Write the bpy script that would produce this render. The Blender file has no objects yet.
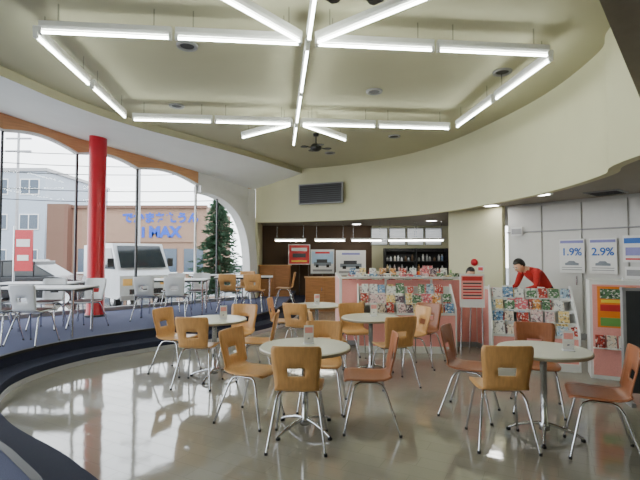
import bpy, bmesh, math, random
from mathutils import Vector, Matrix
random.seed(7)
R = random.random
def U(a, b): return a + (b - a) * R()

# ------------------------------------------------------------------ materials
def lin(r, g, b):
    def f(c):
        c /= 255.0
        return c / 12.92 if c <= 0.04045 else ((c + 0.055) / 1.055) ** 2.4
    return (f(r), f(g), f(b), 1)

def nt(name):
    m = bpy.data.materials.new(name); m.use_nodes = True
    n = m.node_tree.nodes; l = m.node_tree.links
    return m, n, l, n['Principled BSDF']

def mat(name, col, rough=0.5, metal=0.0, emit=0.0, scale=8.0, var=0.06, bump=0.0, stretch=(1, 1, 1), ecol=None):
    m, n, l, p = nt(name)
    p.inputs['Roughness'].default_value = rough
    p.inputs['Metallic'].default_value = metal
    tc = n.new('ShaderNodeTexCoord'); mp = n.new('ShaderNodeMapping'); mp.inputs['Scale'].default_value = stretch
    nz = n.new('ShaderNodeTexNoise'); nz.inputs['Scale'].default_value = scale; nz.inputs['Detail'].default_value = 4
    l.new(tc.outputs['Object'], mp.inputs[0]); l.new(mp.outputs[0], nz.inputs['Vector'])
    rp = n.new('ShaderNodeValToRGB')
    c = col
    rp.color_ramp.elements[0].position = 0.3; rp.color_ramp.elements[1].position = 0.7
    rp.color_ramp.elements[0].color = (c[0] * (1 - var), c[1] * (1 - var), c[2] * (1 - var), 1)
    rp.color_ramp.elements[1].color = (min(1, c[0] * (1 + var)), min(1, c[1] * (1 + var)), min(1, c[2] * (1 + var)), 1)
    l.new(nz.outputs[0], rp.inputs[0]); l.new(rp.outputs[0], p.inputs['Base Color'])
    if bump:
        b = n.new('ShaderNodeBump'); b.inputs['Strength'].default_value = bump; b.inputs['Distance'].default_value = 0.01
        l.new(nz.outputs[0], b.inputs['Height']); l.new(b.outputs[0], p.inputs['Normal'])
    if emit:
        p.inputs['Emission Color'].default_value = ecol or c
        p.inputs['Emission Strength'].default_value = emit
    return m

m_ceil = mat('ceiling_paint', lin(184, 181, 152), .8, scale=2, var=.02)
m_soff = mat('soffit_white', lin(246, 249, 246), .7, scale=2, var=.02)
m_cream = mat('cream_wall', lin(214, 211, 176), .7, scale=2, var=.02)
m_lows = mat('low_soffit', lin(160, 154, 142), .8, scale=2, var=.03)
m_taupe = mat('taupe', lin(132, 124, 112), .7)
m_tan = mat('tan_wood', lin(204, 152, 108), .5, scale=3, var=.12, stretch=(1, 1, 12))
m_carpet = mat('carpet', lin(78, 84, 116), .95, scale=180, var=.25, bump=.4)
m_step = mat('step_carpet', lin(40, 44, 66), .95, scale=180, var=.25, bump=.4)
m_nose = mat('step_nosing', lin(178, 180, 186), .4)
m_brown = mat('brown_wall', lin(92, 70, 50), .6, scale=3, var=.12, stretch=(1, 1, .2))
m_white = mat('white_paint', lin(224, 224, 222), .5, var=.02)
m_panel = mat('door_panel', lin(208, 207, 203), .45, var=.02)
m_grey = mat('grey', lin(150, 150, 152), .5)
m_dark = mat('dark', lin(28, 28, 32), .5)
m_darkgrey = mat('darkgrey', lin(58, 60, 64), .5)
m_black = mat('black_metal', lin(14, 14, 15), .35)
m_chrome = mat('chrome', lin(200, 202, 208), .18, 1.0, var=.02)
m_wood = mat('chair_veneer', lin(206, 156, 98), .3, scale=6, var=.1, stretch=(9, 9, 1))
m_wood2 = mat('chair_veneer_dark', lin(162, 102, 70), .3, scale=6, var=.12, stretch=(9, 9, 1))
m_table = mat('table_laminate', lin(218, 217, 202), .25, var=.02)
m_edge = mat('table_edge', lin(150, 140, 120), .4)
m_red = mat('red_paint', lin(190, 12, 36), .3, var=.03)
m_pink = mat('pink_fabric', lin(234, 162, 154), .8, scale=60, var=.05)
m_orange = mat('orange_wood', lin(186, 128, 80), .45, scale=5, var=.15, stretch=(1, 1, 8))
m_tube = mat('tube_glow', (1, 1, .9, 1), .3, emit=27, ecol=(.93, 1.0, .91, 1))
m_tube2 = mat('tube_glow_back', (1, 1, .9, 1), .3, emit=20, ecol=(1, 1, .9, 1))
m_down = mat('downlight_glow', (1, 1, .95, 1), .3, emit=22, ecol=(1, .98, .92, 1))
m_blind = mat('blind_daylight_glow', lin(225, 228, 230), .6, emit=.9)  # emission stands in for daylight through the blinds; solid wall behind
m_bluetx = mat('blue_ink', lin(30, 100, 185), .5)
m_signblue = mat('sign_blue', lin(10, 70, 180), .5)
m_purple = mat('purple_ink', lin(130, 130, 190), .5)
m_orangep = mat('orange_ink', lin(235, 130, 40), .5)
m_yellow = mat('yellow_ink', lin(240, 210, 70), .5)
m_redp = mat('red_ink', lin(200, 50, 50), .5)
m_green = mat('green_ink', lin(110, 160, 80), .5)
m_sky = mat('print_sky', lin(170, 200, 225), .5)
m_silver = mat('print_silver', lin(120, 128, 138), .5)
m_seatw = mat('white_plastic', lin(220, 222, 226), .35, var=.02)
m_seatd = mat('dark_cushion', lin(90, 62, 62), .8)
m_skin = mat('skin', lin(224, 176, 146), .5, var=.04)
m_hair = mat('hair', lin(18, 15, 14), .4, scale=60, var=.3)
m_jersey = mat('red_jacket', lin(190, 40, 36), .8, scale=30, var=.1)
m_trous = mat('dark_trousers', lin(34, 36, 48), .85)
m_vest = mat('dark_vest', lin(50, 50, 66), .85)
m_lip = mat('lips', lin(180, 96, 90), .5)
m_asph = mat('asphalt', lin(110, 112, 114), .9, scale=20, var=.1)
m_bldw = mat('building_white', lin(158, 168, 180), .8)
m_bldt = mat('building_tan', lin(142, 114, 96), .8, scale=3)
m_brick = mat('building_brick', lin(106, 78, 64), .8, scale=20, var=.2)
m_bwin = mat('building_glass', lin(60, 76, 92), .15)
m_tyre = mat('tyre', lin(22, 22, 22), .8)
m_carp = mat('car_paint_dark', lin(24, 25, 30), .2, .2)
m_carw = mat('truck_paint_white', lin(205, 208, 212), .3)
m_cglass = mat('vehicle_glass', lin(30, 38, 44), .08)
m_lamp = mat('lamp_lens', lin(240, 190, 110), .2)
m_needle = mat('needles', lin(66, 100, 76), .7, scale=10, var=.35)
m_bark = mat('bark', lin(80, 62, 48), .9, bump=.5)
m_cross = mat('chrome_dull', lin(170, 170, 172), .3, .9)

def glass_mat():
    m = bpy.data.materials.new('window_glass'); m.use_nodes = True
    n = m.node_tree.nodes; l = m.node_tree.links; n.clear()
    o = n.new('ShaderNodeOutputMaterial'); t = n.new('ShaderNodeBsdfTransparent'); g = n.new('ShaderNodeBsdfGlossy')
    g.inputs['Roughness'].default_value = .02; t.inputs[0].default_value = (.96, .98, .97, 1)
    x = n.new('ShaderNodeMixShader'); x.inputs[0].default_value = .03
    l.new(t.outputs[0], x.inputs[1]); l.new(g.outputs[0], x.inputs[2]); l.new(x.outputs[0], o.inputs[0]); return m
m_glass = glass_mat()

def floor_mat():
    m, n, l, p = nt('floor_tiles')
    tc = n.new('ShaderNodeTexCoord'); mp = n.new('ShaderNodeMapping'); mp.inputs['Rotation'].default_value = (0, 0, math.radians(28))
    br = n.new('ShaderNodeTexBrick'); br.inputs['Scale'].default_value = 1
    br.inputs['Brick Width'].default_value = .45; br.inputs['Row Height'].default_value = .15
    br.inputs['Mortar Size'].default_value = .0022; br.inputs['Mortar Smooth'].default_value = .5
    br.inputs['Color1'].default_value = lin(160, 156, 144); br.inputs['Color2'].default_value = lin(156, 152, 140)
    br.inputs['Mortar'].default_value = lin(142, 137, 124)
    nz = n.new('ShaderNodeTexNoise'); nz.inputs['Scale'].default_value = 1.3
    mx = n.new('ShaderNodeMixRGB'); mx.blend_type = 'MULTIPLY'; mx.inputs[0].default_value = .12
    l.new(tc.outputs['Object'], mp.inputs[0]); l.new(mp.outputs[0], br.inputs[0]); l.new(mp.outputs[0], nz.inputs['Vector'])
    l.new(br.outputs[0], mx.inputs[1]); l.new(nz.outputs['Fac'], mx.inputs[2]); l.new(mx.outputs[0], p.inputs['Base Color'])
    nz2 = n.new('ShaderNodeTexNoise'); nz2.inputs['Scale'].default_value = 6; l.new(mp.outputs[0], nz2.inputs['Vector'])
    b = n.new('ShaderNodeBump'); b.inputs['Strength'].default_value = .16; b.inputs['Distance'].default_value = .004
    ad = n.new('ShaderNodeMath'); ad.operation = 'SUBTRACT'; l.new(nz2.outputs[0], ad.inputs[0]); l.new(br.outputs['Fac'], ad.inputs[1])
    l.new(ad.outputs[0], b.inputs['Height']); l.new(b.outputs[0], p.inputs['Normal'])
    p.inputs['Roughness'].default_value = .06; p.inputs['IOR'].default_value = 2.1
    return m
m_floor = floor_mat()

def covers_mat(name):
    m, n, l, p = nt(name)
    g = n.new('ShaderNodeNewGeometry'); rp = n.new('ShaderNodeValToRGB'); rp.color_ramp.interpolation = 'CONSTANT'
    cols = [(225, 225, 220), (215, 110, 120), (110, 150, 190), (230, 200, 130), (90, 125, 90), (225, 190, 190), (190, 70, 60), (165, 190, 210), (235, 215, 195), (110, 85, 100), (220, 150, 80), (225, 222, 218)]
    e = rp.color_ramp.elements
    while len(e) < len(cols): e.new(.5)
    for i, c in enumerate(cols): e[i].position = i / len(cols); e[i].color = lin(*c)
    l.new(g.outputs['Random Per Island'], rp.inputs[0])
    tc = n.new('ShaderNodeTexCoord'); nz = n.new('ShaderNodeTexNoise'); nz.inputs['Scale'].default_value = 38; nz.inputs['Detail'].default_value = 2
    l.new(tc.outputs['Object'], nz.inputs['Vector'])
    r2 = n.new('ShaderNodeValToRGB'); r2.color_ramp.elements[0].position = .54; r2.color_ramp.elements[1].position = .6
    l.new(nz.outputs[0], r2.inputs[0])
    mx = n.new('ShaderNodeMixRGB'); mx.inputs[2].default_value = lin(228, 224, 216)
    l.new(r2.outputs[0], mx.inputs[0]); l.new(rp.outputs[0], mx.inputs[1])
    nz3 = n.new('ShaderNodeTexNoise'); nz3.inputs['Scale'].default_value = 30; l.new(tc.outputs['Object'], nz3.inputs['Vector'])
    r3 = n.new('ShaderNodeValToRGB'); r3.color_ramp.elements[0].position = .38; r3.color_ramp.elements[1].position = .44
    r3.color_ramp.elements[0].color = (.3, .3, .36, 1); l.new(nz3.outputs['Fac'], r3.inputs[0])
    m2 = n.new('ShaderNodeMixRGB'); m2.blend_type = 'MULTIPLY'; m2.inputs[0].default_value = 1
    l.new(mx.outputs[0], m2.inputs[1]); l.new(r3.outputs[0], m2.inputs[2]); l.new(m2.outputs[0], p.inputs['Base Color'])
    p.inputs['Roughness'].default_value = .3
    return m
m_cov = covers_mat('magazine_covers')

# ------------------------------------------------------------------ builder
class B:
    def __init__(s): s.v = []; s.f = []; s.m = []; s.sm = []; s.mats = []; s.T = Matrix.Identity(4)
    def add(s, vs, fs, mt, smooth=False):
        if mt not in s.mats: s.mats.append(mt)
        k = s.mats.index(mt); o = len(s.v)
        s.v += [s.T @ Vector(v) for v in vs]
        for f in fs: s.f.append([o + i for i in f]); s.m.append(k); s.sm.append(smooth)
    def box(s, c, d, mt, rx=0, ry=0, rz=0):
        x, y, z = d[0] / 2, d[1] / 2, d[2] / 2
        M = Matrix.Translation(c) @ Matrix.Rotation(rz, 4, 'Z') @ Matrix.Rotation(ry, 4, 'Y') @ Matrix.Rotation(rx, 4, 'X')
        vs = [M @ Vector(p) for p in [(-x, -y, -z), (x, -y, -z), (x, y, -z), (-x, y, -z), (-x, -y, z), (x, -y, z), (x, y, z), (-x, y, z)]]
        s.add(vs, [(0, 3, 2, 1), (4, 5, 6, 7), (0, 1, 5, 4), (1, 2, 6, 5), (2, 3, 7, 6), (3, 0, 4, 7)], mt)
    def tube(s, pts, r, mt, seg=8, smooth=True, cap=True):
        pts = [Vector(p) for p in pts]; rr = r if isinstance(r, (list, tuple)) else [r] * len(pts)
        vs = []; prev = None
        for i, p in enumerate(pts):
            d = (pts[min(i + 1, len(pts) - 1)] - pts[max(i - 1, 0)]).normalized()
            if prev is None:
                a = Vector((0, 0, 1)) if abs(d.z) < .9 else Vector((1, 0, 0))
                n1 = d.cross(a).normalized()
            else: n1 = (prev - d * prev.dot(d)).normalized()
            prev = n1; n2 = d.cross(n1)
            for k in range(seg):
                t = 2 * math.pi * k / seg; vs.append(p + (n1 * math.cos(t) + n2 * math.sin(t)) * rr[i])
        fs = []
        for i in range(len(pts) - 1):
            for k in range(seg):
                k2 = (k + 1) % seg; fs.append((i * seg + k, i * seg + k2, (i + 1) * seg + k2, (i + 1) * seg + k))
        s.add(vs, fs, mt, smooth)
        if cap:
            s.add(vs[:seg], [tuple(range(seg))], mt); s.add(vs[-seg:], [tuple(range(seg))], mt)
    def lathe(s, prof, c, mt, seg=32, smooth=True):
        vs = []; fs = []
        for (r, z) in prof:
            for k in range(seg):
                t = 2 * math.pi * k / seg; vs.append((c[0] + r * math.cos(t), c[1] + r * math.sin(t), c[2] + z))
        for i in range(len(prof) - 1):
            for k in range(seg):
                k2 = (k + 1) % seg; fs.append((i * seg + k, i * seg + k2, (i + 1) * seg + k2, (i + 1) * seg + k))
        s.add(vs, fs, mt, smooth)
    def prism(s, poly, a0, a1, mt, axis='z'):
        n = len(poly)
        def P(p, a):
            if axis == 'z': return (p[0], p[1], a)
            if axis == 'y': return (p[0], a, p[1])
            return (a, p[0], p[1])
        vs = [P(p, a0) for p in poly] + [P(p, a1) for p in poly]
        fs = [tuple(range(n)), tuple(range(2 * n - 1, n - 1, -1))] + [(i, (i + 1) % n, n + (i + 1) % n, n + i) for i in range(n)]
        s.add(vs, fs, mt)
    def sphere(s, c, r, mt, seg=16, rings=10, fn=None):
        vs = []; fs = []
        for i in range(rings + 1):
            ph = math.pi * i / rings
            for k in range(seg):
                t = 2 * math.pi * k / seg
                q = Vector((math.sin(ph) * math.cos(t), math.sin(ph) * math.sin(t), math.cos(ph)))
                v = Vector((q.x * r[0], q.y * r[1], q.z * r[2]))
                if fn: v = fn(q, v)
                vs.append(Vector(c) + v)
        for i in range(rings):
            for k in range(seg):
                k2 = (k + 1) % seg; fs.append((i * seg + k, (i + 1) * seg + k, (i + 1) * seg + k2, i * seg + k2))
        s.add(vs, fs, mt, True)
    def mesh(s, name):
        me = bpy.data.meshes.new(name); me.from_pydata([tuple(v) for v in s.v], [], s.f)
        for x in s.mats: me.materials.append(x)
        for p, k, q in zip(me.polygons, s.m, s.sm): p.material_index = k; p.use_smooth = q
        bm = bmesh.new(); bm.from_mesh(me)
        bmesh.ops.recalc_face_normals(bm, faces=bm.faces); bm.to_mesh(me); bm.free()
        return me
    def obj(s, name, loc=(0, 0, 0), rz=0, bevel=0, parent=None):
        return inst(name, s.mesh(name), loc, rz, bevel, parent)
def inst(name, me, loc=(0, 0, 0), rz=0, bevel=0, parent=None, sc=1):
    o = bpy.data.objects.new(name, me); bpy.context.scene.collection.objects.link(o)
    o.location = loc; o.rotation_euler = (0, 0, rz); o.scale = (sc, sc, sc)
    if bevel:
        b = o.modifiers.new('bevel', 'BEVEL'); b.width = bevel; b.segments = 2; b.limit_method = 'ANGLE'
    if parent: o.parent = parent
    return o
def empty(name, loc=(0, 0, 0), rz=0):
    o = bpy.data.objects.new(name, None); bpy.context.scene.collection.objects.link(o)
    o.location = loc; o.rotation_euler = (0, 0, rz); return o
def text(s, size, mt, loc, rz, parent=None, name='lettering', bold=0.0):
    c = bpy.data.curves.new(name, 'FONT'); c.body = s; c.size = size; c.extrude = .002; c.offset = bold
    c.align_x = 'CENTER'; c.align_y = 'CENTER'; c.materials.append(mt)
    o = bpy.data.objects.new(name, c); bpy.context.scene.collection.objects.link(o)
    o.location = loc; o.rotation_euler = (math.pi / 2, 0, rz)
    if parent: o.parent = parent
    return o
def cr(P, n=6):
    out = []; P = [Vector(p) for p in P]
    for i in range(len(P) - 1):
        a = P[max(i - 1, 0)]; b = P[i]; c = P[i + 1]; d = P[min(i + 2, len(P) - 1)]
        for k in range(n):
            t = k / n
            out.append(.5 * ((2 * b) + (c - a) * t + (2 * a - 5 * b + 4 * c - d) * t * t + (3 * b - a - 3 * c + d) * t ** 3))
    out.append(P[-1]); return out
def li(P, n=6):
    out = []; P = [Vector(p) for p in P]
    for i in range(len(P) - 1):
        for k in range(n): out.append(P[i].lerp(P[i + 1], k / n))
    out.append(P[-1]); return out
def ribbon(b, A, C, mt, smooth=True):
    n = len(A); b.add(list(A) + list(C), [(i, i + 1, n + i + 1, n + i) for i in range(n - 1)], mt, smooth)
def z3(P, z): return [Vector((p[0], p[1], z)) for p in P]

# ------------------------------------------------------------------ shell
CZ = 3.95
Wp = [(-7.6, -4), (-7.6, 2), (-7.1, 5.5), (-6, 8.25), (-5.1, 9.2), (-4.2, 10.1), (-3.15, 11.2), (-1.9, 12.55)]
Wh = [4.2, 4.2, 4.2, 4.2, 3.98, 3.84, 3.66, 3.4]
rimL = [(-4.6, -4), (-4.6, 2), (-4.45, 4.2), (-4.1, 5.65), (-3.85, 6.65), (-3.3, 7.85), (-1.75, 10.1), (-.5, 12.3)]
fas = [(-1.85, 12.6), (-1.2, 12.52), (-.5, 12.3), (.7, 11.75), (1.95, 10.7), (2.75, 9.4), (3.2, 7.86), (3.42, 6.5), (3.35, 5.2), (3.05, 4.15), (3.05, 0), (3.05, -4)]
F = cr(fas, 8); RL = cr(rimL, 8)

b = B()
i0 = min(range(len(F)), key=lambda i: (F[i] - Vector((-.5, 12.3))).length)
dish = RL + F[i0 + 1:]
b.add(z3(dish, CZ), [tuple(range(len(dish)))], m_ceil)
b.add([(-9, -5, 4.6), (9, -5, 4.6), (9, 17, 4.6), (-2.2, 15.5, 4.6), (-9, 8.4, 4.6)], [(0, 1, 2, 3, 4)], m_ceil)
b.obj('ceiling')
b = B()
Wl = li([(x, y, h) for (x, y), h in zip(Wp, Wh)], 8)
ribbon(b, z3(RL, CZ - .13), Wl, m_soff)
ribbon(b, z3(RL, CZ - .13), z3(RL, CZ), m_ceil)
b.obj('ceiling_soffit_window_side')
b = B()
ribbon(b, z3(F, 2.46), z3(F, CZ + .02), m_cream)
Fo = []
for i, p in enumerate(F):
    t = (F[min(i + 1, len(F) - 1)] - F[max(0, i - 1)]).normalized(); Fo.append(p + Vector((t.y, -t.x)) * -.12)
ribbon(b, z3(F, 2.46), z3(Fo, 2.46), m_cream); ribbon(b, z3(Fo, 2.46), z3(Fo, 2.6), m_cream)
b.obj('wall_curved_fascia')
b = B()
low = [Vector(p) for p in F] + [Vector(p) for p in [(8, -4), (8, 15.4), (-2.1, 15.4)]]
b.add(z3(low, 2.55), [tuple(range(len(low)))], m_lows)
b.obj('ceiling_low_soffit')
b = B(); b.prism([(3.04, 4.13), (1.0, 1.8), (1.0, -3.95), (3.04, -3.95)], 3.0, CZ - .01, m_taupe); b.obj('ceiling_bulkhead')

# floors and steps
B0 = cr([(-.85, -3.9), (-.85, 1), (-1.05, 2.3), (-1.62, 2.95), (-2.55, 3.65), (-3.2, 4.4), (-3.48, 5.2), (-3.28, 6.15), (-2.6, 7.05), (-1.75, 7.85), (-1.0, 8.9), (-.6, 10.4), (-.5, 13), (-.5, 15.2)], 8)
def off(P, d):
    o = []
    for i, p in enumerate(P):
        t = (P[min(i + 1, len(P) - 1)] - P[max(0, i - 1)]).normalized(); o.append(p + Vector((-t.y, t.x)) * d)
    return o
B1 = off(B0, .33)
b = B(); b.box((0, 6, -.05), (18, 21, .1), m_floor); b.obj('floor')
b = B()
ribbon(b, z3(B0, 0.0), z3(B0, .15), m_step); ribbon(b, z3(B0, .15), z3(B1, .15), m_step)
n0 = off(B0, -.012)
ribbon(b, z3(n0, 0.0), z3(n0, .06), m_nose); ribbon(b, z3(n0, .06), z3(B0, .06), m_nose)
ribbon(b, z3(B1, .15), z3(B1, .30), m_step)
n1 = off(B1, -.008); n2 = off(B1, .04)
ribbon(b, z3(n1, .27), z3(n1, .304), m_dark); ribbon(b, z3(n1, .304), z3(n2, .304), m_dark)
outer = [(-.9, 15.3), (-2.1, 15.3), (-1.95, 12.7)] + Wp[::-1]
up = [Vector(p) for p in B1] + [Vector(p) for p in outer]
b.add(z3(up, .30), [tuple(range(len(up)))], m_carpet)
b.obj('floor_raised_carpet_platform')

# walls
b = B(); b.box((0.2, -4.05, 2.3), (15.8, .1, 4.6), m_cream); b.obj('wall_south')
b = B(); b.box((8.0, 5.5, 1.3), (.1, 19, 2.6), m_cream); b.obj('wall_east')
b = B()
b.box((1.3, 15.35, 1.3), (6.8, .1, 2.6), m_brown)
b.box((3.2, 15.28, 1.3), (2.8, .06, 2.5), m_cream)
b.obj('wall_north')
def wallseg(name, p, q, z0, z1, th, mt):
    p = Vector(p); q = Vector(q); d = q - p; c = (p + q) / 2
    bb = B(); bb.box((0, 0, (z0 + z1) / 2), (d.length, th, z1 - z0), mt)
    return bb.obj(name, (c.x, c.y, 0), math.atan2(d.y, d.x))
wallseg('wall_west_kitchen', (-1.85, 12.65), (-2.05, 15.3), 0, 2.6, .1, m_cream)
wallseg('wall_pillar', (3.05, 10.3), (3.86, 9.23), 0, 2.55, .12, m_cream)
wallseg('wall_kitchen_east', (3.1, 10.35), (4.65, 15.3), 0, 2.55, .1, m_brown)
# sliding storage doors, oblique wall
p, q = Vector((3.9, 9.2)), Vector((7.2, 4.5)); dd = (q - p); ang = math.atan2(dd.y, dd.x); L = dd.length
b = B()
b.box((L / 2, .1, 1.28), (L, .08, 2.54), m_panel)
x = 0.02
while x < L - .1:
    b.box((x + .36, .04, 1.0), (.70, .04, 1.94), m_panel); b.box((x + .36, .04, 2.24), (.70, .04, .5), m_panel)
    b.box((x + .62, .012, 1.05), (.02, .02, .16), m_chrome)
    x += .74
b.box((L / 2, .03, .05), (L, .06, .1), m_grey); b.box((L / 2, .03, 1.985), (L, .05, .025), m_grey)
b.obj('wall_storage_doors', (p.x, p.y, 0), ang, bevel=.004)
def wpos(u):
    return (p.x + math.cos(ang) * u + math.sin(ang) * .03, p.y + math.sin(ang) * u - math.cos(ang) * .03)

# windows
k = 0
for i in range(len(Wp) - 1):
    a = Vector(Wp[i]); c = Vector(Wp[i + 1]); d = c - a; Lw = d.length; an = math.atan2(d.y, d.x); k += 1
    h0, h1 = Wh[i], Wh[i + 1]
    b = B(); t = .30
    N = 14; low_ = []
    for j in range(N + 1):
        f = j / N; hb = h0 + (h1 - h0) * f - t
        low_.append((Lw * f, hb + (.13 * math.sin(math.pi * f) if i < 6 else 0)))
    b.prism(low_ + [(Lw, h1 + .05), (0, h0 + .05)], 0, .12, m_tan, 'y')
    for j in range(N):
        (x0, z0), (x1, z1) = low_[j], low_[j + 1]
        b.prism([(x0, z0 - .03), (x1, z1 - .03), (x1, z1), (x0, z0)], -.02, .14, m_white, 'y')
    b.box((Lw / 2, .05, .34), (Lw, .12, .08), m_grey)
    b.box((0, .05, (h0 + .1) / 2), (.04, .06, h0 - .5), m_darkgrey if i != 6 else m_white)
    if Lw > 3:
        nm = int(Lw / 1.2)
        for j in range(1, nm): b.box((Lw * j / nm, .05, 2.1), (.03, .05, 3.5), m_darkgrey)
    b.add([(0, .06, .38), (Lw, .06, .38), (Lw, .06, h1 - t), (0, .06, h0 - t)], [(0, 1, 2, 3)], m_glass)
    if i == 6:
        N = 20; r_x = Lw * .86; zt = 3.12; zb = .3
        curve = []
        for j in range(N + 1):
            th = math.pi / 2 * j / N
            curve.append((Lw * .02 + r_x * math.sin(th) ** .9, zb + (zt - zb) * math.cos(th) ** .55))
        for j in range(N):
            (x0, z0), (x1, z1) = curve[j], curve[j + 1]
            X0 = Lw * .02 + (x0 - Lw * .02) * 1.16; X1 = Lw * .02 + (x1 - Lw * .02) * 1.16
            b.prism([(x0, z0), (x1, z1), (X1, z1 + .18), (X0, z0 + .18)], -.14, .2, m_white, 'y')
        for j in range(N):
            (x0, z0), (x1, z1) = curve[j], curve[j + 1]
            if x1 - x0 > 1e-4:
                b.prism([(x0, z0 + .05), (x1, z1 + .05), (x1, h0 + (h1 - h0) * x1 / Lw), (x0, h0 + (h1 - h0) * x0 / Lw)], -.02, .13, m_white, 'y')
        b.box((Lw * .95, .06, 1.85), (Lw * .14, .2, 3.1), m_white)
        b.box((Lw * .35, .05, 1.7), (.03, .05, 2.7), m_darkgrey)
    b.obj('window_%d' % k, (a.x, a.y, 0), an)

# red column
b = B()
b.lathe([(.18, .3), (.18, .36), (.165, .38), (.165, 4.1)], (0, 0, 0), m_red, 32)
b.lathe([(.0, .3), (.2, .3), (.2, .34), (.165, .34)], (0, 0, 0), m_darkgrey, 32)
b.obj('column_red', (-4.5, 8.85, 0))

# ------------------------------------------------------------------ ceiling lights
b = B()
b.box((0, 0, .05), (1.24, .055, .05), m_white)
b.prism([(-.0275, .025), (.0275, .025), (.014, .0), (-.014, .0)], -.62, .62, m_white, 'x')
b.box((-.61, 0, -.018), (.03, .04, .06), m_white); b.box((.61, 0, -.018), (.03, .04, .06), m_white)
b.tube([(-.6, 0, -.03), (.6, 0, -.03)], .014, m_tube, 10)
b.tube([(-.45, 0, .07), (-.45, 0, .255)], .007, m_chrome, 6); b.tube([(.45, 0, .07), (.45, 0, .255)], .007, m_chrome, 6)
flm = b.mesh('fluorescent_tube_light')
hx, hy, th = -.12, 4.42, math.radians(5.5)
def uv(u, v): return (hx + u * math.cos(th) - v * math.sin(th), hy + u * math.sin(th) + v * math.cos(th), 3.69)
D = 2.75
fx = []
for v in (0, D):
    for u in (-1.98, -.70, .70, 1.98): fx.append((u, v, 0))
for u in (-2.68, 2.68):
    for v in (.70, 2.02): fx.append((u, v, 90))
fx += [(0, .70, 90), (0, 2.02, 90), (0, -.72, 90), (0, D + .72, 90)]
for sx in (-1, 1): fx += [(sx * .52, -.48, -45 * sx), (sx * .52, D + .48, 45 * sx)]
fx += [(-1.42, -1.38, 45), (1.40, -1.36, -45)]
for (u, v, a) in fx: inst('fluorescent_tube_light', flm, uv(u, v), th + math.radians(a))

# ceiling fans
b = B()
b.tube([(0, 0, .0), (0, 0, -.22)], .014, m_black, 8)
b.lathe([(0, 0), (.06, 0), (.05, -.05), (.0, -.05)], (0, 0, 0), m_black, 20)
b.lathe([(0, -.2), (.07, -.21), (.11, -.25), (.11, -.31), (.06, -.35), (0, -.36)], (0, 0, 0), m_black, 24)
for j in range(4):
    b.T = Matrix.Rotation(math.radians(90 * j + 20), 4, 'Z')
    b.box((.14, 0, -.28), (.1, .03, .012), m_black)
    b.prism([(.18, -.05), (.27, -.07), (.31, -.05), (.31, .05), (.27, .07), (.18, .05)], -.288, -.274, m_black)
b.T = Matrix.Identity(4)
fm = b.mesh('ceiling_fan')
inst('ceiling_fan', fm, (-.08, 8.75, CZ)); inst('ceiling_fan', fm, (.3, 3.46, CZ), .5)

b = B()
b.lathe([(0, -.004), (.085, -.006), (.09, -.02), (.12, -.022), (.125, 0)], (0, 0, 0), m_grey, 28)
b.lathe([(0, -.008), (.08, -.008)], (0, 0, 0), m_dark, 28)
dl = b.mesh('ceiling_downlight')
for (u, v) in [(185, 42), (375, 89), (175, 104), (505, 69), (208, 143), (470, 116), (395, 135), (330, 152)]:
    d = 440 * (CZ - 1.5) / (256 - v); inst('ceiling_downlight', dl, ((u - 320) / 440 * d, d, CZ))
b = B(); b.lathe([(0, -.01), (.15, -.01), (.17, 0)], (0, 0, 0), m_down, 28); b.lathe([(.15, -.014), (.19, -.014), (.2, 0)], (0, 0, 0), m_white, 28)
dl2 = b.mesh('ceiling_downlight_lit')
for (x, y) in [(3.55, 9.1), (3.75, 7.45), (4.6, 5.6), (5.6, 6.2), (2.3, 11.2), (0.2, 12.8), (3.3, 13), (1.2, 14.4)]: inst('ceiling_downlight_lit', dl2, (x, y, 2.55))
b = B(); b.box((0, 0, -.01), (.5, .5, .02), m_grey)
for j in range(6): b.box((0, -.2 + j * .08, -.022), (.44, .02, .01), m_dark)
b.obj('ceiling_vent', (4.7, 7.2, 2.55), -.9)
# AC grille on the fascia
b = B(); b.box((0, 0, 0), (1.3, .06, .56), m_black); b.box((0, -.03, .265), (1.3, .03, .03), m_grey); b.box((0, -.03, -.265), (1.3, .03, .03), m_grey)
for j in range(9): b.box((0, -.035, -.22 + j * .055), (1.22, .02, .006), m_darkgrey, rx=.5)
for s in (-.64, .64): b.box((s, -.03, 0), (.03, .03, .56), m_grey)
b.obj('air_vent_grille', (.02, 11.93, 3.2), math.radians(-24))

# ------------------------------------------------------------------ chairs
def shell(mt):
    prof = [(.20, .425), (.185, .438), (.14, .444), (.05, .44), (-.05, .436), (-.12, .438), (-.17, .448), (-.20, .468), (-.215, .50), (-.222, .54), (-.23, .575), (-.238, .61), (-.246, .645), (-.257, .70), (-.267, .76), (-.275, .80), (-.277, .815)]
    wid = [.17, .19, .2, .2, .195, .185, .175, .172, .172, .175, .178, .182, .186, .192, .196, .192, .178]
    cx = [-1, -.8, -.6, -.38, -.18, 0, .18, .38, .6, .8, 1]
    bm = bmesh.new(); G = []
    for i, ((y, z), w) in enumerate(zip(prof, wid)):
        row = []
        for c in cx:
            cu = .028 * c * c if i > 7 else .008 * c * c
            row.append(bm.verts.new((c * w, y + (cu if i > 7 else 0), z + (cu if i <= 7 else 0))))
        G.append(row)
    for i in range(len(prof) - 1):
        for j in range(len(cx) - 1):
            if i in (10, 11) and 3 <= j <= 6: continue
            bm.faces.new((G[i][j], G[i][j + 1], G[i + 1][j + 1], G[i + 1][j]))
    bmesh.ops.recalc_face_normals(bm, faces=bm.faces)
    bmesh.ops.solidify(bm, geom=bm.faces[:], thickness=.012)
    bm.verts.index_update()
    vs = [v.co.copy() for v in bm.verts]; fs = [tuple(v.index for v in f.verts) for f in bm.faces]; bm.free()
    return vs, fs
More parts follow.
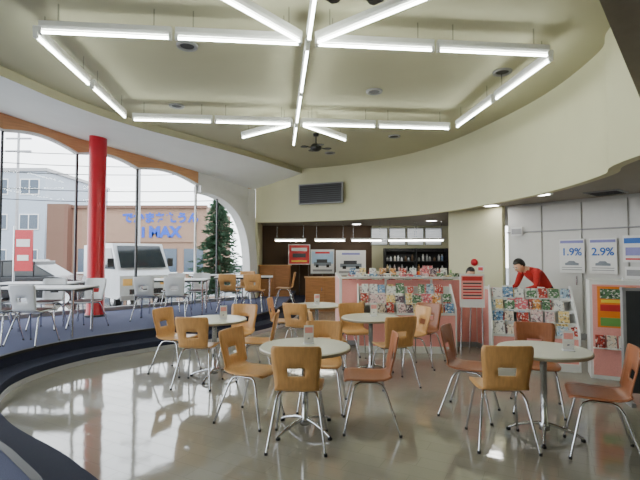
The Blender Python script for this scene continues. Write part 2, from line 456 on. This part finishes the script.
def chair_mesh(name, mt, seatpad=None):
    b = B(); vs, fs = shell(mt); b.add(vs, fs, mt, True)
    for s in (-1, 1):
        b.tube([(s * .215, .21, .008), (s * .165, .13, .36), (s * .155, .11, .405), (s * .14, .07, .42), (s * .14, -.07, .42), (s * .155, -.11, .405), (s * .168, -.14, .36), (s * .225, -.26, .008)], .0095, m_chrome, 8)
        b.tube([(s * .215, .21, .0), (s * .215, .21, .02)], .013, m_dark, 8); b.tube([(s * .225, -.26, 0), (s * .225, -.26, .02)], .013, m_dark, 8)
    b.tube([(-.14, .05, .42), (.14, .05, .42)], .008, m_chrome, 6); b.tube([(-.14, -.06, .42), (.14, -.06, .42)], .008, m_chrome, 6)
    if seatpad: b.box((0, .02, .455), (.34, .32, .025), seatpad)
    return b.mesh(name)
ch1 = chair_mesh('dining_chair', m_wood)
ch2 = chair_mesh('dining_chair_dark', m_wood2)
ch3 = chair_mesh('cafe_chair_white', m_seatw, m_seatd)
def chair(x, y, hx, hy, me=ch1, z=0, nm='dining_chair'):
    inst(nm, me, (x, y, z), math.atan2(hy, hx) - math.pi / 2)

def table_mesh():
    b = B(); r = .395
    b.lathe([(0, .72), (r - .008, .72), (r, .712)], (0, 0, 0), m_table, 48, False)
    b.lathe([(r, .712), (r + .002, .70), (r, .69), (r - .02, .686), (0, .686)], (0, 0, 0), m_edge, 48)
    b.lathe([(.12, .685), (.12, .672), (.03, .66), (.028, .12), (.045, .1), (.045, .05), (0, .05)], (0, 0, 0), m_chrome, 20)
    for j in range(4):
        b.T = Matrix.Rotation(math.radians(45 + 90 * j), 4, 'Z')
        b.tube([(.03, 0, .10), (.12, 0, .085), (.24, 0, .05), (.30, 0, .022)], [.016, .015, .012, .012], m_chrome, 8)
        b.tube([(.03, 0, .68), (.26, 0, .68)], .008, m_cross, 6)
        b.lathe([(0, 0), (.02, 0), (.02, .015), (.01, .02)], (.30, 0, 0), m_dark, 12)
    b.T = Matrix.Identity(4); return b.mesh('round_dining_table')
tm = table_mesh()
TT = [(-.13, 3.86, 1), (1.88, 3.74, .93), (-1.31, 5.5, 1), (.65, 5.68, .95), (-.05, 7.1, 1)]
for i, (x, y, s) in enumerate(TT):
    o = inst('round_dining_table', tm, (x, y, 0), .3 * i); o.scale = (s, s, 1)
# lower chairs
CH = [(-.17, 3.62, .05, 1), (-.62, 4.10, .9, -.4), (.42, 3.93, -1, .05), (.02, 4.42, -.1, -1),
      (1.46, 3.64, .10, 1), (1.45, 4.25, .85, -.5), (2.13, 3.42, -.9, .4), (2.12, 4.35, -.4, -1),
      (-1.42, 5.22, .1, 1), (-1.85, 5.75, .9, -.35), (-.78, 5.5, -1, .0), (-1.12, 6.05, -.2, -1),
      (.86, 5.25, -.25, 1), (.12, 5.6, 1, .1), (.5, 6.2, .2, -1), (1.18, 5.95, -.9, -.3),
      (-.28, 6.65, .4, 1), (-.58, 7.2, 1, -.1), (.42, 6.85, -1, .35)]
for i, c in enumerate(CH): chair(*c, me=(ch2 if i in (2, 6, 7, 5) else ch1))
chair(1.45, 6.25, -.7, -1, ch2)

# menu stands
b = B()
b.box((0, 0, .004), (.09, .06, .008), m_seatw); b.box((0, 0, .085), (.085, .006, .155), m_white)
b.box((0, -.004, .12), (.07, .003, .05), m_pink); b.box((0, -.004, .055), (.07, .003, .05), m_cov)
mm = b.mesh('menu_card_stand')
for (x, y, r) in [(-.1, 3.95, .2), (2.05, 3.66, -.3), (-1.2, 5.5, .3), (.7, 5.75, 0), (-.05, 7.15, .2)]:
    inst('menu_card_stand', mm, (x, y, .72), r)

# ------------------------------------------------------------------ raised area furniture
b = B()
b.box((0, 0, .715), (1.3, .7, .03), m_seatw); b.box((0, 0, .705), (1.305, .705, .012), m_dark)
for sx in (-1, 1):
    for sy in (-1, 1): b.tube([(sx * .58, sy * .28, 0), (sx * .58, sy * .28, .70)], .018, m_chrome, 10)
    b.box((sx * .58, 0, .68), (.03, .56, .03), m_darkgrey)
b.box((0, 0, .68), (1.16, .03, .03), m_darkgrey)
um = b.mesh('rectangular_cafe_table')
UT = [(-4.2, 6.75, 0), (-5.0, 7.8, .1), (-2.95, 9.0, .1), (-1.75, 10.25, .1), (-2.6, 11.15, .4)]
for (x, y, r) in UT: inst('rectangular_cafe_table', um, (x, y, .3), r)
UC = [(-4.45, 6.12, 0, 1), (-3.95, 6.12, .1, 1), (-3.9, 7.4, -.1, -1), (-5.3, 7.1, .1, 1), (-4.5, 7.3, .1, -1),
      (-3.25, 8.36, 0, 1), (-2.7, 8.4, 0, 1), (-3.2, 9.62, 0, -1), (-2.65, 9.65, 0, -1),
      (-1.95, 9.62, .1, 1), (-1.42, 9.62, .1, 1), (-1.85, 10.88, -.1, -1), (-.84, 10.4, -1, 0)]
for (x, y, a, c) in UC: chair(x, y, a, c, ch3 if x < -2.3 else ch1, .3, 'cafe_chair' if x < -2.3 else 'dining_chair')

# ------------------------------------------------------------------ counter / partitions / racks
def partition(b, p, q, h, th=.05, base=m_grey):
    p = Vector(p); q = Vector(q); d = q - p; Lq = d.length; n = max(1, round(Lq / .75)); w = Lq / n
    b.T = Matrix.Translation((p.x, p.y, 0)) @ Matrix.Rotation(math.atan2(d.y, d.x), 4, 'Z')
    for i in range(n):
        b.box((w * (i + .5), 0, h / 2 + .03), (w - .04, th * .7, h - .12), m_pink)
    for i in range(n + 1): b.box((w * i, 0, h / 2), (.035, th, h), m_white)
    b.box((Lq / 2, 0, h), (Lq + .03, th + .01, .03), m_white); b.box((Lq / 2, 0, .05), (Lq, th, .08), base)
    b.T = Matrix.Identity(4)
b = B()
partition(b, (.35, 7.45), (2.6, 7.3), 1.13); partition(b, (.35, 7.5), (.35, 9.4), 1.13)
partition(b, (2.6, 7.3), (2.66, 6.68), 1.0); partition(b, (2.66, 6.68), (3.6, 6.48), .95)
b.obj('pink_partition_counter')
b = B(); b.box((1.5, 8.1, 1.03), (2.1, .6, .04), m_table); b.box((1.5, 8.1, .5), (2.0, .5, 1.0), m_white); b.obj('service_counter', bevel=.01)
b = B()
x = -.95
while x < .95:
    t = R(); y = U(-.15, .2)
    if t < .4: b.lathe([(0, 0), (.035, 0), (.035, .12), (.015, .16), (.015, .2), (0, .2)], (x, y, 0), random.choice([m_redp, m_seatw, m_darkgrey, m_green]), 12)
    elif t < .75: b.box((x, y, .08), (.12, .08, .16), random.choice([m_cov, m_white, m_orangep, m_redp]))
    else: b.box((x, y, .14), (.18, .02, .26), m_cov, rx=-.15)
    x += U(.10, .16)
b.obj('counter_condiments_and_cards', (1.5, 8.1, 1.05))
b = B(); b.box((3.25, 7.3, .83), (.85, .62, .04), m_table); b.box((3.25, 7.32, .41), (.8, .52, .8), m_white); b.obj('reception_desk', bevel=.01)

def rack(name, w, tiers, z0, dz, dy, loc, rz, side=m_white, low=None):
    b = B(); top = z0 + dz * tiers; dep = dy * tiers + .06
    for s in (-1, 1): b.prism([(0, 0), (dep, 0), (dep, top + .04), (dep - .06, top + .04), (0, z0 + .1)], s * w / 2 - .01, s * w / 2 + .01, side, 'x')
    b.box((0, dep - .01, top / 2), (w, .02, top), side); b.box((0, dep / 2, .05), (w, dep, .1), side)
    b.box((0, .03, z0 / 2), (w - .02, .02, z0), low or m_pink)
    for i in range(tiers):
        z = z0 + dz * i; y = .03 + dy * i
        b.box((0, y + dy / 2, z), (w - .02, dy, .012), side); b.box((0, y - .005, z + .015), (w - .02, .01, .04), side)
        x = -w / 2 + .1
        while x < w / 2 - .06:
            if R() < .95:
                for q in range(2):
                    b.box((x + U(-.02, .02), y + .03 + q * .014, z + .085 + U(-.02, .025)), (U(.095, .15), .007, U(.13, .2)), m_cov, rx=-.3, ry=U(-.06, .06))
            x += U(.125, .175)
    b.obj(name, loc, rz)
rack('magazine_rack', 1.5, 3, .58, .14, .12, (1.35, 6.86, 0), -.06)
rack('magazine_rack', 1.05, 4, .42, .155, .10, (2.84, 5.85, 0), -.28, side=m_white)
b = B(); b.box((0, 0, -.012), (2.0, .3, .024), m_white)
for j in range(16):
    h = .02 + .012 * int(R() * 4); b.box((-.92 + j * .122, U(-.03, .03), h / 2), (.1, .2, h), m_cov, rz=U(-.15, .15))
for j in range(10):
    b.box((-.9 + j * .17, .1, .07), (.11, .01, .13), m_cov, rx=-.25)
b.obj('magazine_display_shelf', (1.45, 7.38, 1.16), -.07)

# poster boards
def poster(name, w, h, loc, rz, bands, frame=m_white, stand=False):
    e = B(); e.box((0, 0, 0), (w, .015, h), frame)
    for i, (cx, cz, bw, bh, mt) in enumerate(bands): e.box((cx * w, -.009 - .001 * i, cz * h), (bw * w, .004, bh * h), mt)
    if stand:
        for s in (-1, 1): e.tube([(s * w * .4, .02, h / 2), (s * w * .45, .05, -loc[2])], .012, m_chrome, 6)
        e.tube([(0, .02, h / 2), (0, .2, -loc[2])], .012, m_chrome, 6)
    return e.obj(name, loc, rz)
carb = [(0, 0, .96, .96, m_white), (0, .16, .9, .5, m_sky), (0, -.1, .72, .15, m_silver), (-.02, .02, .44, .14, m_darkgrey), (-.22, -.18, .12, .12, m_black), (.22, -.18, .12, .12, m_black), (0, .36, .6, .08, m_redp), (0, -.36, .8, .08, m_grey)]
poster('car_poster', .78, .8, (.08, 14.3, 1.32), 0, carb, m_grey, True)
poster('car_poster', .95, .8, (.98, 14.0, 1.28), 0, [(c[0], c[1], c[2], c[3], m_purple if c[4] == m_redp else (m_white if c[4] == m_sky else c[4])) for c in carb], m_white, True)
poster('red_poster', .72, .66, (-.68, 14.4, 1.55), 0, [(0, 0, .92, .92, m_redp), (0, .25, .7, .16, m_white), (0, -.05, .6, .2, m_darkgrey), (0, -.33, .7, .08, m_yellow)], m_white, True)
poster('menu_board', .36, .5, (2.28, 6.62, .98), -.1, [(0, .1, .9, .7, m_pink), (0, .36, .8, .12, m_redp)] + [(0, .22 - j * .09, .75, .04, m_redp if j % 2 else m_darkgrey) for j in range(6)], m_white, True)
def rate(u, big, z=1.5, w=.44, h=.62):
    x, y = wpos(u)
    e = empty('rate_poster', (x, y, z), ang)
    bb = B(); bb.box((0, 0, 0), (w, .008, h), m_white); bb.box((0, -.006, h * .42), (w * .92, .004, h * .08), m_purple)
    bb.prism([(-.12, -.17), (.12, -.17), (.12, -.13), (.07, -.12), (.04, -.09), (-.05, -.09), (-.08, -.12), (-.12, -.13)], -.009, -.004, m_silver, 'y')
    for j in range(2): bb.box((0, -.006, -.21 - j * .04), (w * .8, .004, .014), m_grey)
    bb.obj('sheet', parent=e)
    text(big, .19, m_bluetx, (0, -.012, .07), 0, e, bold=.003)
rate(1.32, '1.9%'); rate(1.84, '2.9%')
x, y = wpos(2.35); poster('blue_poster', .4, .45, (x, y, 1.62), ang, [(0, .3, .9, .2, m_bluetx), (0, -.1, .8, .3, m_purple), (0, -.38, .8, .06, m_redp)])
x, y = wpos(2.3); poster('small_notice', .25, .2, (x, y, 1.22), ang, [(0, 0, .8, .5, m_grey)])
x, y = wpos(.25); poster('small_notice', .25, .18, (x, y, 2.0), ang, [(0, 0, .85, .6, m_grey)])
# poster cabinet with pink body (right)
b = B(); b.box((0, 0, .6), (.56, .34, 1.2), m_white); b.box((0, -.175, .6), (.5, .012, 1.1), m_pink)
b.box((0, -.182, .88), (.4, .008, .5), m_orangep); b.box((0, -.188, 1.04), (.34, .006, .12), m_cov)
b.box((0, -.188, .7), (.34, .006, .1), m_green); b.box((-.04, -.188, .87), (.26, .006, .08), m_redp); b.box((.1, -.188, .79), (.12, .006, .04), m_white)
b.box((-.06, -.188, .95), (.2, .006, .035), m_yellow)
for j in range(4): b.box((-.18 + j * .12, -.2, .46), (.1, .01, .16), m_cov, rx=-.15)
b.box((0, -.2, .38), (.5, .05, .015), m_white)
b.obj('brochure_cabinet', (3.66, 5.5, 0), -.45, bevel=.006)
b = B(); b.box((0, 0, .62), (.8, .05, 1.05), m_darkgrey); b.box((0, 0, 1.155), (.82, .06, .03), m_grey)
for s in (-.39, .39): b.box((s, 0, .6), (.03, .06, 1.15), m_grey); b.box((s, 0, .02), (.04, .4, .04), m_grey)
b.obj('folding_screen', (3.53, 4.5, 0), -.25)

# kitchen back area
for (x, y) in [(-.9, 13.3), (.3, 13.3), (1.4, 13.2), (2.5, 13.2), (3.2, 13.0)]:
    b = B(); b.box((0, 0, .05), (.95, .1, .05), m_white); b.tube([(-.44, 0, 0), (.44, 0, 0)], .02, m_tube2, 8)
    for s in (-.4, .4): b.tube([(s, 0, .07), (s, 0, .6)], .006, m_chrome, 6)
    b.obj('hanging_strip_light', (x, y, 1.96))
for j in range(4):
    b = B(); x0 = 2.05 + j * .62
    b.box((0, 0, 0), (.58, .06, .6), m_grey); b.box((0, -.03, 0), (.52, .02, .54), m_blind)
    for q in range(9): b.box((0, -.05, -.24 + q * .06), (.52, .03, .01), m_seatw, rx=.6)
    b.obj('window_louver_%d' % (j + 1), (x0, 15.2, 2.17))
b = B()
b.box((0, .18, 1.0), (2.0, .03, 1.5), m_dark)
for s in (-1, 0, 1): b.box((s, 0, 1.0), (.04, .36, 1.5), m_dark)
for q in range(5): b.box((0, 0, .3 + q * .34), (2.0, .36, .03), m_dark)
for q in range(4):
    x = -.92
    while x < .9:
        h = U(.12, .24); b.lathe([(0, 0), (.035, 0), (.035, h * .7), (.015, h * .85), (.015, h)], (x, -.05, .315 + .34 * q), random.choice([m_cov, m_grey, m_seatw, m_brown]), 8); x += U(.08, .16)
b.obj('bottle_shelf', (3.1, 14.3, 0))
b = B(); b.box((0, 0, .45), (1.5, .5, .9), m_orange); b.box((0, 0, .91), (1.56, .56, .03), m_wood)
for j in range(3): b.box((-.5 + j * .5, -.256, .45), (.46, .012, .8), m_orange); b.box((-.32 + j * .5, -.27, .6), (.02, .02, .1), m_chrome)
b.obj('sideboard_cabinet', (.35, 12.2, 0), .05, bevel=.006)
b = B(); b.box((0, 0, .45), (.9, .4, .9), m_orange); b.box((0, 0, .915), (.96, .46, .03), m_wood); b.box((-.22, -.206, .45), (.4, .012, .8), m_orange); b.box((.22, -.206, .45), (.4, .012, .8), m_orange)
b.obj('sideboard_cabinet', (-1.35, 13.3, .3), 0, bevel=.006)
b = B()
b.lathe([(0, 0), (.07, 0), (.08, .02), (.075, .05), (0, .06)], (0, 0, 0), m_red, 24); b.obj('fire_alarm_bell', (3.42, 9.72, 1.36)).rotation_euler = (math.pi / 2, 0, -.92)
poster('fire_notice', .14, .12, (3.5, 9.6, 1.22), -.92, [(0, 0, .8, .6, m_redp)])

# ------------------------------------------------------------------ people
def person(name, J, loc, rz, top, legs, head_c, head_tilt, hair_long=False):
    root = empty(name, loc, rz)
    me = bpy.data.meshes.new('body'); keys = list(J['p'].keys())
    me.from_pydata([J['p'][k] for k in keys], [(keys.index(a), keys.index(c)) for a, c in J['e']], [])
    o = bpy.data.objects.new('body', me); bpy.context.scene.collection.objects.link(o)
    sk = o.modifiers.new('s', 'SKIN'); sk.use_smooth_shade = True
    for i, k in enumerate(keys):
        r = J['r'][k]; me.skin_vertices[0].data[i].radius = r if isinstance(r, tuple) else (r, r)
        me.skin_vertices[0].data[i].use_root = (k == 'pelvis')
    ss = o.modifiers.new('u', 'SUBSURF'); ss.levels = 2; ss.render_levels = 2
    dg = bpy.context.evaluated_depsgraph_get(); dg.update()
    nm = bpy.data.meshes.new_from_object(o.evaluated_get(dg))
    bpy.data.objects.remove(o)
    nm.materials.clear()
    for x in (top, legs, m_skin, m_dark): nm.materials.append(x)
    segs = [(Vector(J['p'][a]), Vector(J['p'][c]), J['c'].get(a + '-' + c, 0)) for a, c in J['e']]
    for pl in nm.polygons:
        c = pl.center; best = 9; kk = 0
        for a, d, w in segs:
            t = max(0, min(1, (c - a).dot(d - a) / (d - a).length_squared)); q = (c - a.lerp(d, t)).length
            if q < best: best = q; kk = w
        pl.material_index = kk; pl.use_smooth = True
    bo = bpy.data.objects.new('body', nm); bpy.context.scene.collection.objects.link(bo); bo.parent = root
    hb = B()
    def hf(q, v):
        v = v.copy()
        if q.z < 0: v.x *= 1 + .22 * q.z; v.y *= 1 + .1 * q.z
        if q.y > .6: v.y -= .006
        return v
    hb.sphere((0, 0, 0), (.076, .095, .118), m_skin, 24, 16, hf)
    hb.sphere((0, .094, -.022), (.012, .02, .022), m_skin, 10, 8)
    hb.sphere((0, .078, -.062), (.024, .012, .008), m_lip, 10, 6)
    for s in (-1, 1):
        hb.sphere((s * .030, .080, .004), (.014, .010, .008), m_seatw, 10, 6); hb.sphere((s * .030, .088, .004), (.006, .005, .006), m_hair, 8, 6)
        hb.box((s * .030, .088, .026), (.034, .008, .006), m_hair); hb.sphere((s * .077, -.002, -.008), (.010, .020, .030), m_skin, 10, 8)
    def hh(q, v):
        v = v.copy()
        if q.y > .15 and q.z < .52: v *= .86
        if q.z < -.35 and not hair_long: v *= .8
        return v
    hb.sphere((0, -.008, .014), (.088, .104, .122), m_hair, 28, 20, hh)
    if hair_long: hb.sphere((0, -.055, -.06), (.080, .055, .12), m_hair, 18, 12)
    ho = hb.obj('head', head_c, 0, parent=root); ho.rotation_euler = head_tilt
    for s, w, d in J['hands']:
        w = Vector(w); d = Vector(d).normalized(); side = Vector((s, 0, 0)); side = (side - d * side.dot(d)).normalized(); dn = d.cross(side).normalized()
        if dn.z > 0: dn = -dn
        h = B(); 
        h.tube([w - d * .01, w + d * .025, w + d * .06, w + d * .085], [.024, .032, .036, .026], m_skin, 12)
        for j, (of, ln) in enumerate([(-.028, .062), (-.009, .074), (.010, .07), (.028, .055)]):
            a = w + d * .075 + side * of
            h.tube([a, a + d * ln * .4 + dn * .004, a + d * ln * .75 + dn * .016, a + d * ln * .9 + dn * .03], [.0095, .009, .008, .006], m_skin, 8)
        a = w + d * .03 - side * .028
        h.tube([a, a + d * .025 - side * .02 + dn * .006, a + d * .055 - side * .026 + dn * .014], [.012, .0105, .007], m_skin, 8)
        h.obj('hand_right' if s > 0 else 'hand_left', parent=root)
    return root
E = [('pelvis', 'waist'), ('waist', 'chest'), ('chest', 'neckb'), ('neckb', 'neck')]
for s in 'lr': E += [('chest', 'sh' + s), ('sh' + s, 'el' + s), ('el' + s, 'wr' + s), ('pelvis', 'hip' + s), ('hip' + s, 'kn' + s), ('kn' + s, 'an' + s), ('an' + s, 'to' + s)]
RR = dict(pelvis=(.15, .11), waist=(.14, .105), chest=(.155, .11), neckb=(.075, .07), neck=.052)
Cc = {'neckb-neck': 2}
for s in 'lr':
    RR.update({'sh' + s: .068, 'el' + s: .046, 'wr' + s: .03, 'hip' + s: .09, 'kn' + s: .06, 'an' + s: .042, 'to' + s: .035})
    Cc.update({'pelvis-hip' + s: 1, 'hip' + s + '-kn' + s: 1, 'kn' + s + '-an' + s: 1, 'an' + s + '-to' + s: 3})
P = dict(pelvis=(0, 0, .92), waist=(0, .10, 1.06), chest=(0, .28, 1.20), neckb=(0, .42, 1.28), neck=(0, .475, 1.31))
for s, k in (('l', -1), ('r', 1)):
    P.update({'sh' + s: (k * .185, .35, 1.24), 'el' + s: (k * .24, .42, .99), 'wr' + s: (k * .15, .62, .93), 'hip' + s: (k * .095, -.01, .85), 'kn' + s: (k * .11, .06, .47), 'an' + s: (k * .12, -.06, .085), 'to' + s: (k * .13, .12, .038)})
person('man_in_red_jacket', dict(p=P, e=E, r=RR, c=Cc, hands=[(-1, P['wrl'], (.2, 1, -.25)), (1, P['wrr'], (-.2, 1, -.25))]), (3.92, 7.62, 0), math.radians(104), m_jersey, m_trous, (0, .55, 1.33), (-.55, 0, 0))
P = dict(pelvis=(0, 0, .54), waist=(0, .03, .68), chest=(0, .05, .88), neckb=(0, .06, 1.0), neck=(0, .08, 1.06))
for s, k in (('l', -1), ('r', 1)):
    P.update({'sh' + s: (k * .165, .05, .96), 'el' + s: (k * .21, .12, .73), 'wr' + s: (k * .13, .34, .78), 'hip' + s: (k * .09, .02, .53), 'kn' + s: (k * .11, .42, .52), 'an' + s: (k * .11, .44, .085), 'to' + s: (k * .115, .6, .038)})
person('seated_staff_member', dict(p=P, e=E, r=RR, c=Cc, hands=[(-1, P['wrl'], (.2, 1, -.1)), (1, P['wrr'], (-.2, 1, -.1))]), (2.9, 8.6, 0), math.radians(180), m_vest, m_trous, (0, .11, 1.16), (-.3, 0, 0), True)
inst('office_chair', ch2, (2.9, 8.62, 0), math.pi)

# ------------------------------------------------------------------ outside
b = B(); b.box((-20, 34, -.16), (90, 90, .1), m_asph); b.obj('ground')
def wheel(b, x, y, z, r, w=.16):
    b.tube([(x, y - w / 2, z), (x, y + w / 2, z)], r, m_tyre, 20); b.tube([(x, y - w / 2 - .01, z), (x, y + w / 2 + .01, z)], r * .55, m_chrome, 16)
b = B(); W = 1.4
cab = [(.15, .45), (.15, 1.75), (.35, 1.85), (1.0, 1.83), (1.5, 1.1), (1.68, .95), (1.7, .4), (1.45, .32), (.3, .32)]
b.prism(cab, -W / 2, W / 2, m_carw, 'y')
b.add([(x + .02, y, z + .02) for x, y, z in [(1.05, -.6, 1.75), (1.05, .6, 1.75), (1.49, .62, 1.14), (1.49, -.62, 1.14)]], [(0, 1, 2, 3)], m_cglass)
for s in (-1, 1):
    b.prism([(.3, 1.12), (.3, 1.7), (.95, 1.7), (1.32, 1.12)], s * (W / 2 + .002), s * (W / 2 + .012), m_cglass, 'y')
    b.box((1.67, s * .5, .78), (.08, .24, .18), m_lamp); b.box((1.3, s * (W / 2 + .12), 1.3), (.05, .16, .24), m_dark)
b.box((1.7, 0, .52), (.04, .9, .14), m_dark); b.box((1.7, 0, .36), (.05, 1.35, .12), m_grey)
b.box((-.85, 0, .62), (1.95, 1.42, .12), m_grey); b.box((-.85, 0, 1.25), (1.9, 1.42, 1.15), m_carw)
b.box((-.85, 0, .45), (1.9, .7, .2), m_dark)
for x in (1.05, -1.2):
    for s in (-1, 1): wheel(b, x, s * .6, .28, .28)
o = b.obj('small_white_truck', (-6.35, 14.4, -.1), math.radians(-48), bevel=.02); o.scale = (1.08, 1.08, 1.08)
b = B()
body = [(-2.1, .35), (-2.15, .75), (-1.7, .95), (1.0, .98), (2.0, .8), (2.15, .55), (2.1, .3)]
b.prism(body, -.82, .82, m_carp, 'y')
gh = [(-1.75, .94), (-1.3, 1.42), (.25, 1.45), (1.05, .96)]
b.prism(gh, -.68, .68, m_cglass, 'y'); b.prism([(-1.32, 1.4), (-1.25, 1.46), (.2, 1.49), (.3, 1.43)], -.68, .68, m_carp, 'y')
for x in (-.5, .4): b.box((x, 0, 1.2), (.06, 1.38, .48), m_carp)
for x in (-1.3, 1.35):
    for s in (-1, 1): wheel(b, x, s * .75, .32, .32)
for s in (-1, 1): b.box((2.1, s * .6, .66), (.08, .3, .14), m_lamp); b.box((-2.12, s * .6, .78), (.06, .25, .16), m_red)
o = b.obj('car', (-9.3, 14.2, -.1), .12, bevel=.04)
def building(name, x0, x1, y, h, dep, mt, rows, cols, wm):
    b = B(); w = x1 - x0; b.box((w / 2, dep / 2, h / 2), (w, dep, h), mt); b.box((w / 2, dep / 2, h + .1), (w + .3, dep + .3, .25), m_grey)
    for r in range(rows):
        for c in range(cols):
            cx = w * (c + .5) / cols; cz = h * (r + .55) / rows
            b.box((cx, -.02, cz), (w / cols * .62, .08, h / rows * .45), m_white); b.box((cx, -.05, cz), (w / cols * .56, .06, h / rows * .4), wm)
            b.box((cx, -.09, cz), (.06, .03, h / rows * .4), m_white)
    return b.obj(name, (x0, y, -.1))
building('white_office_building', -31, -21.3, 34, 8.2, 10, m_bldw, 3, 4, m_bwin)
b = B(); b.box((0, 4, 2.5), (10.5, 8, 5), m_bldt); b.box((0, -.05, 4.95), (10.6, .3, .2), m_brick); b.box((-4.6, -.3, 2.55), (1.4, .6, 5.1), m_brick)
for j in range(5): b.box((-2.8 + j * 1.8, -.03, 1.3), (1.3, .1, 1.6), m_bwin); b.box((-2.8 + j * 1.8, -.06, .45), (1.4, .1, .1), m_white)
b.box((1.4, -.06, 3.5), (6.2, .12, 1.9), m_bldt)
tb = b.obj('tan_shop_building', (-13, 30, -.1), 0)
text('でかまちたうん', .74, m_signblue, (2.15, -.16, 4.15), 0, tb, 'lettering_upper', .035)
text('i MAX', 1.0, m_signblue, (2.2, -.16, 3.2), 0, tb, 'lettering_lower', .05)
b = B(); b.tube([(0, 0, 0), (0, 0, 2.4)], .03, m_chrome, 8); b.box((.25, 0, 1.75), (.5, .03, 1.1), m_red)
b.box((.25, -.02, 1.95), (.36, .01, .2), m_white); b.box((.25, -.02, 1.55), (.3, .01, .15), m_white); b.obj('red_banner_sign', (-8.2, 11.8, -.1))
for (x, y) in [(-19, 27.5), (-9.5, 23)]:
    b = B(); b.tube([(0, 0, 0), (0, 0, 9.5)], [.1, .07], m_grey, 12)
    for z in (8.2, 9.0): b.box((0, 0, z), (1.6, .1, .1), m_grey)
    b.obj('utility_pole', (x, y, -.1))
b = B()
for (za, zb, yy) in [(9.3, 7.2, 0), (8.8, 6.6, .5), (8.2, 6.3, 1), (7.3, 5.4, 1.5), (6.6, 4.9, 2)]:
    b.tube([(-34 + 3 * j, 24.5 + yy, za + (zb - za) * j / 10 - .8 * math.sin(math.pi * j / 10)) for j in range(11)], .025, m_dark, 5)
b.obj('overhead_wires')
# conifer
b = B(); b.tube([(0, 0, 0), (0, 0, 3.75)], [.09, .01], m_bark, 10)
for i in range(34):
    f = i / 33; z = .35 + 3.3 * f; rad = 1.05 * (1 - f) ** .75 + .06
    for k in range(9):
        a = U(0, 6.28); rr = rad * U(.6, 1.2); d = Vector((math.cos(a), math.sin(a), 0)); sd = Vector((-d.y, d.x, 0))
        b.tube([(0, 0, z), d * rr * .9 + Vector((0, 0, z - .1 * rr))], [.012, .003], m_bark, 4, cap=False)
        for j in range(9):
            t = .15 + .85 * j / 8; c = d * rr * t + Vector((0, 0, z - .16 * rr * t + U(-.03, .05)))
            w = .10 * (1.15 - t * .6)
            for s in (-1, 1):
                e = c + sd * s * w * U(.8, 1.5) + d * .09 + Vector((0, 0, U(-.07, .05)))
                b.add([c - d * .03, c + d * .06, e], [(0, 1, 2)], m_needle); b.add([c + Vector((0, 0, .03)), c - Vector((0, 0, .03)), e + d * .04], [(0, 1, 2)], m_needle)
b.obj('conifer_tree', (-3.72, 16.0, -.1))

# ------------------------------------------------------------------ light, world, camera
w = bpy.data.worlds.new('world'); bpy.context.scene.world = w; w.use_nodes = True
n = w.node_tree.nodes; l = w.node_tree.links; bg = n['Background']
tc = n.new('ShaderNodeTexCoord'); sp = n.new('ShaderNodeSeparateXYZ'); rp = n.new('ShaderNodeValToRGB')
rp.color_ramp.elements[0].color = (.95, .97, 1, 1); rp.color_ramp.elements[1].color = (.82, .89, 1, 1)
l.new(tc.outputs['Generated'], sp.inputs[0]); l.new(sp.outputs[2], rp.inputs[0]); l.new(rp.outputs[0], bg.inputs[0])
bg.inputs[1].default_value = 6.0

cam = bpy.data.cameras.new('camera'); cam.lens = 24.75; cam.sensor_width = 36; cam.clip_end = 300
co = bpy.data.objects.new('camera', cam); bpy.context.scene.collection.objects.link(co)
co.location = (0, 0, 1.5); co.rotation_euler = (math.radians(90 + 2.08), 0, 0)
bpy.context.scene.camera = co
